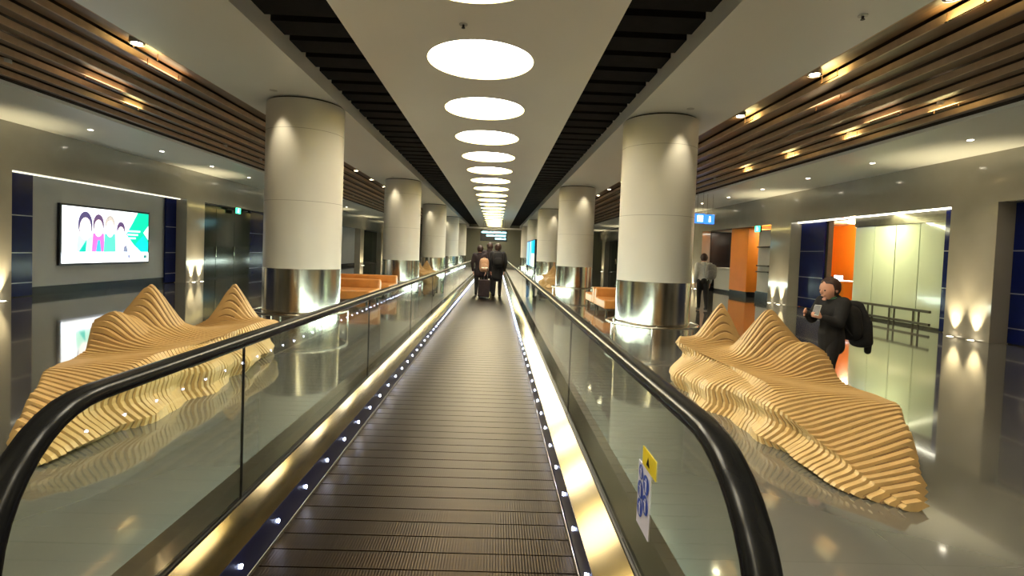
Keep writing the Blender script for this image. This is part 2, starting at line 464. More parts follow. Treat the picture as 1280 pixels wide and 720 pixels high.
for k in range(4):
    for d in (.0, .16): MB().box(-.015, .015, .3 + k * .75 + d, .33 + k * .75 + d, 0, .44).build('post', M['bronze'], b)
light('added_partition_wash', 'AREA', (XW + .20, 13.1, HO - .04), 62, (1.0, .97, .60), None, (.25, 0, -1), shape='RECTANGLE', size=.12, size_y=3.0)  # area lamp added to brighten the pale glass panels
# lobby behind the orange opening
struct(MB().box(XR + 1.6, XR + 1.7, 13.0, 18.4, 0, HO), 'wall_right_lobby', M['orange'])
struct(MB().box(XR + .2, XR + 1.6, 18.2, 18.4, 0, HO), 'wall_right_lobby', M['orange'])
struct(MB().box(XR + .2, XR + 1.6, 12.9, 13.0, 0, HO), 'wall_right_lobby', M['white'])
struct(MB().box(XR + .0, XR + 1.7, 12.9, 18.4, HO, HO + .05), 'ceiling', M['white'])
tl = thing('lobby_ceiling_light', 'warm round lamp on the ceiling inside the orange opening', 'ceiling light', (XR + .9, 15.9, HO))
MB().lathe(0, 0, [(.22, -.001), (.22, -.03), (.18, -.05)], 24).build('lamp', emit_mat('lobby_lamp', (1, .8, .45), 5), tl)
light('lobby_glow', 'POINT', (0, 0, -.3), 70, (1, .75, .45), tl, shadow_soft_size=.2)
sg = thing('lit_counter_sign', 'small white lit sign low inside the orange opening', 'sign', (XR + .5, 15.7, 0))
MB().box(0, .3, 0, .5, 0, .95).build('stand', M['orange'], sg, bevel=.01)
MB().box(-.01, .0, .05, .45, .98, 1.12).box(-.01, .3, 0, .5, .95, .97).build('plate', M['signwhite'], sg)

# ---- right second bay: niche, orange column, counter
XQ = XW + 1.6
struct(MB().box(XQ, XQ + .15, 18.4, 24.6, 0, HO), 'wall_right_recess', M['white'])
struct(MB().box(XW + .42, XQ, 18.35, 18.45, 0, HO), 'wall_right_recess', M['side'])
struct(MB().box(XW + .6, XQ, 18.4, 24.6, HO, HO + .05), 'ceiling', M['white'])
struct(MB().box(XW + .42, XQ, 24.55, 24.65, 0, HO), 'wall_right_recess', M['black'])
o = thing('orange_pillar', 'orange wall pillar beside the far shelves on the right', 'pillar', (XW + .35, 21.2, 0))
MB().box(-.15, 1.2, -.75, .75, .22, HO - .01).build('body', M['orange'], o, bevel=.01)
MB().box(-.13, 1.2, -.74, .74, 0, .22).build('plinth', M['black'], o)
o = thing('wall_shelf_unit', 'shelf niche with two dark shelves next to the orange pillar', 'shelf', (XW + .40, 18.85, 0))
MB().box(.0, .06, 0, 1.15, .3, 2.7).build('back', M['white'], o)
for z in (1.28, 1.05, 2.0): MB().box(-.14, .0, .15, 1.0, z, z + .05).build('shelf', M['bronze'], o)
MB().box(-.05, .06, 0, 1.15, 0, .3).build('plinth', M['black'], o)
o = thing('reception_counter', 'white counter front beyond the orange pillar', 'counter', (XW + .5, 22.1, 0))
MB().box(0, .5, 0, 2.1, .12, 1.08).build('body', M['white'], o, bevel=.02)
MB().box(-.05, .55, -.02, 2.12, 1.08, 1.13).build('top', M['white'], o, bevel=.01)
MB().box(.03, .5, 0, 2.1, 0, .12).build('plinth', M['black'], o)
o = thing('wall_poster', 'dark framed picture above the white counter', 'picture', (XQ - .01, 23.2, 1.75))
MB().box(-.03, 0, -.7, .7, -.45, .5).build('frame', M['bronze'], o)
MB().box(-.035, -.03, -.6, .6, -.38, .42).build('print', mat('poster_print', (.10, .09, .06), .3, noise=.7, nscale=3), o)
light('alcove_lamp', 'AREA', (XW + 1.0, 21.4, HO - .03), 60, (1, .92, .75), None, (0, 0, -1), shape='RECTANGLE', size=.6, size_y=4)

# dark door bays far away on the right
for y0, y1, l in ((26.5, 31.0, 'dark glass double door in the far right wall'), (41.5, 46.0, 'dark doorway at the far end of the right wall')):
    o = thing('glass_double_door', l, 'door', (XR - .05, y0, 0))
    for k in range(2):
        lf = MB().box(-.03, .02, k * (y1-y0)/2 + .03, (k+1) * (y1-y0)/2 - .03, .05, 2.6).build('door_leaf', M['darkglass'], o)
        MB().box(-.07, -.03, (y1-y0)/2 + (-.15 if k == 0 else .11), (y1-y0)/2 + (-.11 if k == 0 else .15), .8, 1.3).build('handle', M['steelrail'], lf)
o = thing('glass_double_door', 'dark glass doors under the exit sign on the left wall', 'door', (-XR + .06, 18.63, 0))
for k in range(3):
    lf = MB().box(-.02, .03, k * 1.36 + 0, k * 1.36 + 1.33, .05, 2.72).build('door_leaf', M['darkglass'], o)
    if k: MB().box(.03, .07, k * 1.36 - .06, k * 1.36 - .03, .85, 1.25).build('handle', M['steelrail'], lf)
MB().box(.03, .10, .15, .55, .72, .86).build('push_box', M['black'], o)

# ---- exit signs
def running_man(t, x, s, sc=1.0):
    mb = MB()
    mb.smooth = False
    n = 12
    mb.add([(x, .02 + .022*math.cos(2*PI*q/n)*sc, .075 + .022*math.sin(2*PI*q/n)*sc) for q in range(n)], [tuple(range(n))])
    for a, b in (((.01, .05), (-.01, -.01)), ((-.01, -.01), (.04, -.03)), ((.04, -.03), (.03, -.08)), ((-.01, -.01), (-.04, -.05)), ((-.04, -.05), (-.08, -.05)), ((.01, .045), (.055, .02)), ((.01, .045), (-.04, .03))):
        d = Vector((0, b[0]-a[0], b[1]-a[1])).normalized(); nn = Vector((0, -d.z, d.y)) * .009
        A = Vector((x, *a)); B = Vector((x, *b))
        mb.add([A + nn, B + nn, B - nn, A - nn], [(0, 1, 2, 3)])
    return mb.build('pictogram', M['signwhite'], t)
for s, y, l in ((1, 19.6, 'green exit sign over the bay on the right wall'), (-1, 21.2, 'green exit sign over the dark glass doors on the left wall')):
    t = thing('exit_sign', l, 'sign', (s * (XW + .12), y, 2.72))
    MB().box(0, s * .06, -.2, .2, -.12, .12).build('housing', M['bronze'], t)
    MB().box(-s * .01, 0, -.19, .19, -.11, .11).build('lit_face', M['green'], t)
    running_man(t, -s * .014, s)

# ---- hanging restroom signs beyond the right column
for k, (x, l, fig) in enumerate(((7.50, 'hanging blue sign with white panel, nearer to the column', 0), (7.93, 'hanging blue sign with slim white figure, right of the pair', 1))):
    t = thing('hanging_sign', l, 'sign', (x, 18.2 + .2 * k, 2.92), 'blue signs hanging from the ceiling')
    MB().box(-.17, .17, -.03, .03, -.17, .17).build('box', M['signblue'], t, bevel=.01)
    mb = MB()
    if fig == 0:
        mb.box(-.10, .10, -.036, -.03, -.11, .11); mb.cur = 1
        for dx in (-.05, .05):
            mb.box(dx - .018, dx + .018, -.040, -.036, -.07, .04); mb.box(dx - .014, dx + .014, -.040, -.036, .05, .078)
        mb.build('pictogram', [M['signwhite'], M['signblue']], t)
    else:
        mb.box(-.03, .03, -.036, -.03, -.10, .05); mb.box(-.02, .02, -.036, -.03, .065, .105)
        mb.build('pictogram', [M['signwhite']], t)
    for dx in (-.1, .1): MB().tube([(dx, 0, .16), (dx, 0, HC - 2.92 + (.08 if x < 7.7 else .004))], .006, 6).build('hanger', M['steelrail'], t)

# ---- sign hanging over the far end of the walkway
t = thing('hanging_direction_sign', 'black hanging direction sign with lit text over the walkway far ahead', 'sign', (0.05, 38.0, 2.65))
MB().box(-1.0, 1.0, -.06, .06, -.42, .42).build('board', M['signblack'], t, bevel=.01)
random.seed(3)
for z, x0, x1 in ((.18, -.92, .92), (-.06, -.55, .92), (-.28, .1, .88)):
    x = x0; mb = MB()
    while x < x1 - .06:     # short letter-like strokes; the photo's lettering is too small to read
        w = random.uniform(.05, .11)
        mb.box(x, min(x + w, x1), -.066, -.06, z, z + .13 if w > .07 else z + .10); x += w + .018
    mb.build('text_line', M['signcyan'], t)
for dx in (-.8, .8): MB().tube([(dx, 0, .42), (dx, 0, HC - 2.65)], .012, 6).build('hanger', M['steelrail'], t)

# ---- blue lit display on the right between far columns
def stripes(t, x, h, z0, z1):
    MB().box(x, x + .004, -h, h, z0, z1).build('display', picture_mat('display_stripes', 'stripes', .8), t)
    MB().box(x - .006, x, -h + .02, -h * .35, z0 + .02, z0 + (z1 - z0) * .5).build('yellow_field', emit_mat('display_yellow', (.95, .95, .45), .9), t)
t = thing('advertising_screen', 'cyan and blue lit display beside the walkway far ahead on the right', 'screen', (2.40, 32.0, 0))
MB().box(0, .12, -3.6, 3.6, .62, 2.25).box(0.02, .10, -3.3, -3.1, 0, .7).box(0.02, .10, 3.1, 3.3, 0, .7).build('housing', M['emoff'], t)
stripes(t, -.008, 3.5, .68, 2.2)

# ================================================================== wooden slat ceilings
for s in (-1, 1):
    t = thing('wooden_slat_ceiling', 'dark brown wooden slat ceiling running along the %s side' % S(s), 'slatted ceiling', (s * XA, 0, HC))
    npl = 8; pitch = (XB - XA) / npl
    for k in range(npl):
        x0 = k * pitch + .02; x1 = (k + 1) * pitch - .05
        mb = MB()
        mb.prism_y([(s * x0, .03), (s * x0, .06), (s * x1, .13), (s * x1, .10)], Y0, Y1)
        mb.cur = 1  # paler lip: light along the plank's lower edge, put into its colour
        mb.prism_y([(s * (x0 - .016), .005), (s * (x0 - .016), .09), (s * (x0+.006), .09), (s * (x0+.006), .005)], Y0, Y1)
        mb.build('plank', [M['wood'], M['woodedgelit']], t)
# dark cross beams either side of the centre panel
for s in (-1, 1):
    t = thing('cross_beam_grille', 'row of dark cross beams along the %s edge of the central ceiling panel' % S(s), 'ceiling grille', (s * (XP + .02), 0, HC + .22))
    k = 0; y = 1.35
    first = MB().box(0, s * (XS - XP - .022), -.20, .20, 0, .44).build('beam', M['beam'], t); first.location = (0, y, 0)
    while True:
        y += .555
        if y > 49.6: break
        c = first.copy(); COL.objects.link(c); c.location = (0, y, 0)

# ================================================================== lamps
# round lights
dl0 = thing('round_ceiling_light', 'x', 'ceiling light', (0, D0, HC), 'round lights in the central ceiling panel')
MB().lathe(0, 0, [(RD, 0), (RD, .16)], 48, caps=False).build('rim', M['rim'], dl0)
MB().lathe(0, 0, [(RD - .005, .155), (RD - .005, .165)], 48).build('diffuser', M['disc'], dl0)
vis = 0
for i in range(ND):
    yc = D0 + DY * i
    if yc < 4.0: lab = 'round glowing ceiling light overhead behind the camera, %s one back' % ORD[int((4.0 - yc) / DY)]
    else:
        vis += 1
        lab = 'round glowing light in the central ceiling panel, %s from the camera' % ORD[vis - 1]
    if i == 0: dl0['label'] = lab
    else: copy_tree(dl0, None, lab, (0, yc, HC))

# downlights in the wood ceiling
dn = thing('ceiling_spotlight', 'x', 'spotlight', (0, 0, 0), 'spotlights in the wooden slat ceilings')
MB().lathe(0, 0, [(.085, 0), (.085, .06), (.07, .06), (.06, .01)], 20, caps=False).build('trim_ring', M['ring'], dn)
MB().lathe(0, 0, [(.06, .012), (.06, .03)], 20).build('lamp', M['spot'], dn)
firstused = False
rows = [('inner', XA + .12, 4.50, .0), ('outer', 6.86, 5.6, .05)]
for s in (-1, 1):
    for rn, xx, ys, dz in rows:
        for k in range(14):
            y = ys + 1.97 * k
            if s < 0 and rn == 'inner' and k not in (1, 4, 5, 6, 7, 8, 9, 10): continue
            if s < 0 and rn == 'outer' and k in (0, 2, 3): continue
            lab = 'small spotlight in the %s row of the %s wooden ceiling, %s from the camera' % (rn, S(s), ORD[k])
            loc = (s * xx, y, HC - .005 + dz)
            if not firstused: dn['label'] = lab; dn.location = loc; firstused = True
            else: copy_tree(dn, None, lab, loc)

# upward lamps, bars and brackets added to put glow patches on the planks
sl0 = None
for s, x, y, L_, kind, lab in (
    (1, 4.50, 4.69, .42, 'y', 'added lamp, yellow glow beside the nearest spotlight, top right corner'), (1, 4.45, 6.53, .34, 'y', 'added lamp, yellow glow beside the second inner spotlight of the right wood ceiling'),
    (1, 4.45, 8.62, .30, 'y', 'added lamp, yellow glow beside the third inner spotlight of the right wood ceiling'),
    (1, 5.13, 7.6, .62, 'o', 'added lamp, dim orange glow in the middle of the right wood ceiling, nearer the walkway'), (1, 6.41, 8.15, .75, 'o', 'added lamp, long dim orange glow in the middle of the right wood ceiling'),
    (1, 6.87, 7.54, .46, 'y', 'added lamp, yellow glow near the outer edge of the right wood ceiling, nearest'), (1, 6.77, 9.46, .40, 'y', 'added lamp, yellow glow near the outer edge of the right wood ceiling, second'),
    (1, 6.77, 11.4, .40, 'y', 'added lamp, yellow glow near the outer edge of the right wood ceiling, third'), (1, 6.77, 13.4, .36, 'y', 'added lamp, yellow glow near the outer edge of the right wood ceiling, fourth'),
    (-1, 4.30, 6.75, .50, 'y', 'added lamp, yellow glow beside the bright spotlight of the left wood ceiling'), (-1, 4.55, 7.49, .75, 'o', 'added lamp, dim orange glow in the left wood ceiling, nearer the walkway'),
    (-1, 5.94, 8.22, .80, 'o', 'added lamp, dim orange glow in the left wood ceiling, farther from the walkway'), (-1, 6.40, 9.47, .42, 'y', 'added lamp, yellow glow near the outer edge of the left wood ceiling')):
    t = thing('added_glow_lamp', lab, 'ceiling light', (s * x, y, HC), 'wood lit by added slim upward lamps in the wooden ceilings')
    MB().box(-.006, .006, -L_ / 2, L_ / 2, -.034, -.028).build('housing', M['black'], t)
    for e_ in (-1, 1): MB().box(-.004, .004, e_ * L_ * .45 - .004, e_ * L_ * .45 + .004, -.03, .06).build('added_bracket', M['wood'], t)
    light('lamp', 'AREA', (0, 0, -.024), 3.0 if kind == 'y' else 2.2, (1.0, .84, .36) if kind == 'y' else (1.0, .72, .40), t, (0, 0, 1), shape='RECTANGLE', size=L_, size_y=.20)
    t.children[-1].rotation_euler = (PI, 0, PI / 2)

# downlights near the walls
dw = thing('wall_side_downlight', 'x', 'downlight', (0, 0, 0), 'small downlights in the ceiling near the walls')
MB().lathe(0, 0, [(.07, -.004), (.07, .002)], 20).build('trim_ring', M['ring'], dw)
MB().lathe(0, 0, [(.05, -.007), (.05, -.003)], 20).build('lamp', M['spotw'], dw)
used = False
for s in (-1, 1):
    for k in range(12):
        y = 4.4 + 2.45 * k
        lab = 'small downlight in the white ceiling near the %s wall, %s from the camera' % (S(s), ORD[k])
        if not used: dw['label'] = lab; dw.location = (s * 8.9, y, HC); used = True
        else: copy_tree(dw, None, lab, (s * 8.9, y, HC))
# light the side halls get from those downlights
for s in (-1, 1):
    for y in (4.0, 9.0, 14.2, 21.0, 29.0, 38.0):
        light('side_hall_downlight', 'SPOT', (s * 8.9, y, HC - .03), P_WASH * (1.3 if s > 0 else 1.0), (1.0, .86, .62), None, (0, 0, -1), spot_size=math.radians(130), spot_blend=1.0, shadow_soft_size=.12)
        light('wood_ceiling_spot', 'SPOT', (s * 4.2, y + .6, HC - .03), P_WASH * 1.0, (1.0, .80, .48), None, (0, 0, -1), spot_size=math.radians(110), spot_blend=1.0, shadow_soft_size=.08)

# ================================================================== columns
col0 = None
for s in (-1, 1):
    for k, y in enumerate(COLY):
        place = 'behind the camera' if k == 0 else ORD[k - 1] + ' from the camera'
        lab = 'thick white column with steel base, %s, on the %s side' % (place, S(s))
        if col0 is None:
            col0 = t = thing('column', lab, 'column', (s * COLX, y, 0), 'white columns along the walkway')
            mb = MB(); mb.smooth = True
            mb.lathe(0, 0, [(COLR, 1.0), (COLR, HC - .03)], 64, caps=False); mb.smooth = False; mb.lathe(0, 0, [(COLR + .003, 1.039), (COLR - .002, 1.0401)], 64)
            mb.build('shaft', M['column'], t)
            MB().lathe(0, 0, [(COLR - .03, HC - .03), (COLR - .03, HC)], 64).build('top_reveal', M['trimdark'], t)
            for z in (2.15, 3.32): MB().lathe(0, 0, [(COLR + .0015, z), (COLR + .0015, z + .008)], 64, caps=False).build('seam', M['groove'], t)
            mb = MB(); mb.smooth = True
            mb.lathe(0, 0, [(COLR + .004, 0.0), (COLR + .004, 1.04)], 64, caps=False)
            mb.build('steel_base', M['steel'], t)
            gr = MB(); gr.smooth = True
            R_ = COLR + .14
            gr.tube([(R_ * math.cos(2*PI*q/64), R_ * math.sin(2*PI*q/64), .30) for q in range(64)], .022, 10, closed=True)
            go = gr.build('guard_rail', M['steelrail'], t)
            for q in range(6):
                a = 2*PI*q/6 + .25
                MB().tube([(R_*math.cos(a), R_*math.sin(a), 0.0), (R_*math.cos(a), R_*math.sin(a), .285)], .011, 8).build('post', M['steelrail'], go)
        else:
            copy_tree(col0, None, lab, (s * COLX, y, 0))
        if k == 0: continue
        x = s * (COLX + .2)
        dlt = thing('column_downlight', 'small recessed downlight at the top of the %s column on the %s side' % (ORD[k - 1], S(s)), 'downlight', (x, y - COLR - .22, HC), 'downlights in front of the columns')
        MB().lathe(0, 0, [(.06, -.004), (.06, .001)], 20).build('trim_ring', M['ring'], dlt)
        light('lamp', 'SPOT', (0, 0, -.02), P_COL, (1.0, .87, .60), dlt, (0, .10, -1), spot_size=math.radians(62), spot_blend=.9, shadow_soft_size=.03)
# ceiling fittings seen on the right soffit
for x, y, l in ((3.16, 4.55, 'small sprinkler fitting on the right soffit, left of two'), (3.7, 4.9, 'small sprinkler fitting on the right soffit, right of two'),
                (-.15, 5.5, 'tiny sprinkler between the two nearest round ceiling lights')):
    t = thing('sprinkler', l, 'sprinkler', (x, y, HC))
    MB().lathe(0, 0, [(.045, -.006), (.045, 0)], 16).build('plate', M['ring'], t)
    MB().lathe(0, 0, [(.012, -.035), (.012, -.005)], 10).lathe(0, 0, [(.02, -.04), (.02, -.035)], 10).build('head', M['trimdark'], t)

# ================================================================== pier uplights
up = thing('floor_uplight', 'x', 'uplight', (0, 0, 0), 'uplights in the floor at the wall piers')
MB().lathe(0, 0, [(.085, 0.0), (.085, .006)], 24).build('trim_ring', M['ring'], up)
MB().lathe(0, 0, [(.05, .006), (.05, .009)], 24).build('lens', emit_mat('uplight_lens', (1, .9, .65), 12), up)
used = False
for s in (-1, 1):
    for i, (a, b_) in enumerate(PIERS if s > 0 else PIERS_L):
        if i == 0: continue
        for j, q in enumerate((.27, .73)):
            y = a + (b_ - a) * q
            lab = 'floor uplight at the %s side of the %s pier along the %s wall' % ('nearer' if j == 0 else 'farther', ORD[i - 1], S(s))
            loc = (s * (XW - .10), y, 0)
            if not used: up['label'] = lab; up.location = loc; used = True; o = up
            else: o = copy_tree(up, None, lab, loc)
            light('beam', 'SPOT', (0, 0, .02), P_UP, (1.0, .86, .52), o, (s * .055, 0, 1), spot_size=math.radians(56), spot_blend=1.0, shadow_soft_size=.03)

# ================================================================== moving walkway
wk = thing('moving_walkway', 'long moving walkway with dark ribbed belt, glass sides and black handrails', 'moving walkway', (0, 0, 0))
YS = .35
mb = MB()
y = YS
PP = .1333
while y < 30:                        # treads as real ridges where they can be seen
    mb.box(-.70, .70, y + .004, y + PP - .004, .004, .028); y += PP
mb.box(-.70, .70, YS, YE, .002, .023)
mb.box(-.70, .70, y, YE, .018, .028)
mb.build('belt', M['belt'], wk)
MB().box(-.70, .70, YS - .9, YS, .002, .03).build('comb_plate', M['steel'], wk)
ND_LED = 0
rc = .40; yc_ = 1.46; zc_ = .58      # newel arc
NEWEL = {1: (1.44, .58, .42), -1: (1.53, .58, .34)}     # centre Y, centre Z, reach along Y
def arc_path(r, n=14, bottom=True):
    k = r - rc
    return [(yc_ - (ry_ + k) * math.sin(PI * q / n) ** .92, zc_ + r * math.cos(PI * q / n)) for q in range(n + 1)]
led0 = None
for s in (-1, 1):
    yc_, zc_, ry_ = NEWEL[s]
    # skirt with its row of leds
    sk = MB().prism_y([(s*.705, .002), (s*.735, .002), (s*.735, .165), (s*.72, .165)], YS - .2, YE).build('skirt', M['skirt'], wk)
    MB().box(s * .700, s * .7045, YS, YE, .028, .045).build('lower_edge', M['edge'], sk)
    y = YS + .3; k = 0; rest = MB()
    while y < YE - .2:
        if k < 100:
            if led0 is None:
                led0 = MB().add([(q_, .009 * math.cos(2*PI*k_/12), .009 * math.sin(2*PI*k_/12)) for q_ in (-.0025, .0025) for k_ in range(12)], [tuple(range(12))[::-1], tuple(range(12, 24))] + [(k_, (k_+1) % 12, 12 + (k_+1) % 12, 12 + k_) for k_ in range(12)]).build('led', M['led'], sk); o = led0
            else:
                o = led0.copy(); COL.objects.link(o); o.parent = sk
            o.location = (s * .7125, y, .105)
        else: rest.box(s * .703, s * .715, y - .008, y + .008, .097, .113)
        y += .36; k += 1
    o = rest.build('led', M['led'], sk); o['kind'] = 'stuff'
    # sloping warm inner deck, dark seals, outer deck and cladding
    MB().prism_y([(s*.722, .166), (s*.868, .212), (s*.868, .196), (s*.722, .150)], YS, YE).build('inner_deck', M['gold'], wk)
    MB().box(s * .869, s * .8795, YS + .3, YE, .16, .222).build('seal', M['trimdark'], wk)
    MB().box(s * .8935, s * .906, YS + .3, YE, .16, .218).build('seal', M['trimdark'], wk)
    MB().prism_y([(s*.906, .19), (s*.906, .215), (s*1.075, .205), (s*1.09, .185), (s*1.09, .12), (s*1.075, .12), (s*1.07, .18)], YS + .3, YE).build('outer_deck', M['deck'], wk)
    MB().box(s * .735, s * 1.03, YS + .3, YE, .002, .15).build('base_cladding', M['deck'], wk)
    MB().box(s * 1.03, s * 1.045, YS + .5, YE, .03, .11).build('foot_light', M['strip'], wk)
    # glass panels
    ga, gb = s * .8805, s * .8925
    out = arc_path(rc - .02)
    ye_ = 2.43 if s < 0 else 3.9
    pts = [(ye_, zc_ + rc - .02)] + out[:-1] + [(yc_ - .02, .21), (ye_, .21)]
    MB().prism_x(pts, ga, gb).build('glass_panel', M['glass'], wk)
    y = ye_; L_ = 2.4 if s < 0 else 3.6
    pan = None
    while y < YE - 1:
        e = min(y + L_, YE - 1)
        MB().box(ga, gb, y + .006, e - .002, .21, zc_ + rc - .02).build('glass_panel', M['glass'], wk)
        MB().box(s * .8803, s * .8927, y, y + .004, .21, zc_ + rc - .02).build('glass_joint', M['trimdark'], wk)
        y = e
    # handrail: rounded C profile swept along straight + newel arc
    path = [(YE - 1, zc_ + rc), (30, zc_ + rc), (15, zc_ + rc), (6, zc_ + rc), (2.6, zc_ + rc)] + arc_path(rc, 22) + [(2.2, zc_ - rc + .0)]
    prof = []
    for q in range(16):
        a = 2 * PI * q / 16
        prof.append((.043 * math.copysign(abs(math.cos(a)) ** .75, math.cos(a)), .026 * math.copysign(abs(math.sin(a)) ** .8, math.sin(a))))
    mb = MB(); mb.smooth = True; V = []; N_ = len(path)
    for i, p in enumerate(path):
        a_ = Vector(path[max(i-1, 0)]); b_ = Vector(path[min(i+1, N_-1)]); d = (b_ - a_).normalized(); nrm = Vector((d.y, -d.x))
        for (u, v) in prof: V.append((s * .8865 + u, p[0] + nrm.x * v, p[1] + nrm.y * v))
    n = len(prof); Fc = []
    for i in range(N_ - 1):
        for q in range(n): Fc.append((i*n+q, i*n+(q+1) % n, (i+1)*n+(q+1) % n, (i+1)*n+q))
    Fc += [tuple(range(n)), tuple(range((N_-1)*n, N_*n))]
    mb.add(V, Fc); mb.build('handrail', M['rail'], wk)
    MB().box(s * .88, s * .893, 2.0, YE - 1, zc_ + rc - .035, zc_ + rc - .018).build('handrail_guide', M['steelrail'], wk)

# safety stickers on the right glass
t = thing('safety_sticker', 'white safety sticker with blue round pictograms and yellow top on the right glass side', 'sticker', (.8785, 1.89, .58))
MB().box(-.001, .001, -.075, .075, -.17, .075).build('white_label', M['stickerwhite'], t)
MB().box(-.001, .001, -.13, .03, .075, .145).build('yellow_label', M['stickeryellow'], t)
mb = MB(); mb.cur = 0; mg = MB()
for q, (u, v, r) in enumerate(((.035, .040, .028), (-.030, .018, .036), (.035, -.028, .034), (-.030, -.058, .036), (.035, -.098, .034))):
    mb.add([(-.0025, u + r * math.cos(2*PI*k/20), v + r * math.sin(2*PI*k/20)) for k in range(20)], [tuple(range(20))])
    # plain white standing figure with a raised arm inside each disc
    mg.add([(-.0032, u + .006 * math.cos(2*PI*k/10), v + r*.55 + .006 * math.sin(2*PI*k/10)) for k in range(10)], [tuple(range(10))])
    mg.box(-.0033, -.0030, u - .007, u + .007, v - r * .1, v + r * .35); mg.box(-.0033, -.0030, u - .007, u - .002, v - r * .75, v - r * .1)
    mg.box(-.0033, -.0030, u + .002, u + .007, v - r * .75, v - r * .1)
    mg.box(-.0033, -.0030, u + .007, u + r * .6, v + r * .15, v + r * .27)
mb.build('pictogram_disc', M['stickerblue'], t)
mg.build('pictogram_figure', M['stickerwhite'], t)
MB().add([(-.002, -.06, .092), (-.002, -.02, .092), (-.002, -.04, .128)], [(0, 1, 2)]).build('warning_mark', M['black'], t)

# ================================================================== layered plywood sculptures
def lerp_tab(tab, y):
    if y <= tab[0][0]: return tab[0][1:]
    for (a, b) in zip(tab, tab[1:]):
        if y <= b[0]:
            t_ = (y - a[0]) / (b[0] - a[0]); t_ = t_ * t_ * (3 - 2 * t_) * .5 + t_ * .5
            return [p + (q - p) * t_ for p, q in zip(a[1:], b[1:])]
    return tab[-1][1:]
def sculpture(s, tab, peaks, label, dy=0.0):
    """tab: y, inner floor x, inner ridge x, inner ridge z, outer x, outer z (absolute, right side signs)"""
    t0, t1 = tab[0][0], tab[-1][0]
    pitch = .052; mb = MB(); NX = 30
    cx = s * 3.0; cy = (t0 + t1) / 2
    def prof(y, shrink):
        xf, xi, zi, xo, zo = lerp_tab(tab, y)
        wob = .035 * math.sin(y * 7.3) + .02 * math.sin(y * 15.1 + 1)
        xf += wob
        pts = [(xf + .03, 0.0)]
        # inner side: belly wave between floor and ridge
        for q in range(1, 9):
            f = q / 9.0
            bulge = .07 * math.sin(f * PI * 2 + y * 2.2) * min(1, (zi / .3))
            pts.append((xf + (xi - xf) * f ** 1.3 - bulge, zi * f ** .8))
        for q in range(NX + 1):
            f = q / NX; x = xi + (xo - xi) * f
            z = zi + (zo - zi) * f + .025 * math.sin(x * 5 + y * 3.1) * min(1, zi / .25)
            for (px, py, ph, wx, wy) in peaks:
                d = math.sqrt(((x - px) / wx) ** 2 + ((y - py) / wy) ** 2)
                z += ph * (max(0, 1 - d) ** 1.2 * .55 + .45 * math.exp(-d * d * 1.3)) 
            pts.append((x, max(z, .03)))
        pts.append((xo + .05, pts[-1][1] * .6)); pts.append((xo - .02, 0.0))
        if shrink:
            mx_ = sum(p[0] for p in pts) / len(pts)
            pts = [(p[0] + (shrink if p[0] < mx_ else -shrink) , max(0.0, p[1] - shrink)) for p in pts]
        return pts
    y = t0
    while y < t1:
        mb.cur = 0
        e1 = .006
        A = prof(y, .0); 
        # each sheet: front face, slightly rounded edge, then recessed glue groove
        def put(P, ya, yb): mb.prism_y([(s * p[0] - cx, p[1]) for p in P], ya - cy, yb - cy)
        put(A, y, y + .038)
        mb.cur = 1
        put(prof(y + .02, .012), y + .038, y + pitch)
        y += pitch
    o = mb.build('plywood_sculpture_bench', [M['ply'], M['plydark']], None, (cx, cy + dy, 0))
    return tag(o, label, 'sculptural bench', 'wavy layered plywood benches')
tabR = [(2.93, 2.72, 2.76, .05, 2.86, .07), (3.10, 2.60, 2.70, .11, 2.98, .17), (3.4, 2.52, 2.66, .20, 3.14, .35), (3.7, 2.49, 2.64, .29, 3.30, .43), (4.0, 2.46, 2.63, .35, 3.36, .44),
        (4.4, 2.42, 2.66, .38, 3.38, .42), (4.9, 2.34, 2.68, .40, 3.50, .40), (5.5, 2.34, 2.62, .42, 3.56, .36), (6.05, 2.50, 2.52, .44, 3.48, .36),
        (6.4, 2.70, 2.66, .43, 3.32, .36), (6.75, 2.86, 2.84, .30, 3.15, .28)]
pkR = [(3.24, 5.40, .54, .36, .38), (3.08, 6.20, .54, .29, .27), (3.38, 4.90, .24, .36, .42)]
tabL = [(3.12, 2.56, 2.58, .10, 2.62, .14), (3.3, 2.50, 2.58, .24, 2.72, .30), (3.5, 2.46, 2.60, .33, 2.82, .38), (3.9, 2.38, 2.60, .38, 3.05, .42), (4.2, 2.34, 2.62, .40, 3.20, .43),
        (4.6, 2.36, 2.66, .42, 3.34, .43), (4.95, 2.34, 2.66, .43, 3.52, .52), (5.5, 2.42, 2.66, .44, 3.60, .46), (6.1, 2.54, 2.66, .42, 3.50, .40), (6.7, 2.62, 2.66, .42, 3.38, .38),
        (7.0, 2.68, 2.70, .41, 3.2, .38), (7.2, 2.76, 2.80, .32, 3.05, .28)]
pkL = [(3.38, 5.50, .50, .31, .33), (3.10, 6.70, .54, .29, .30), (3.38, 5.0, .20, .27, .27)]
sculpture(1, tabR, pkR, 'wavy layered plywood bench with two peaks, nearest on the right')
sculpture(-1, tabL, pkL, 'wavy layered plywood bench with two peaks behind the left glass, nearest')
sculpture(1, tabR, pkR, 'plywood peak bench far ahead on the right past the second column', 18.4)
sculpture(-1, tabL, pkL, 'plywood peak bench far ahead on the left past the second column', 18.4)

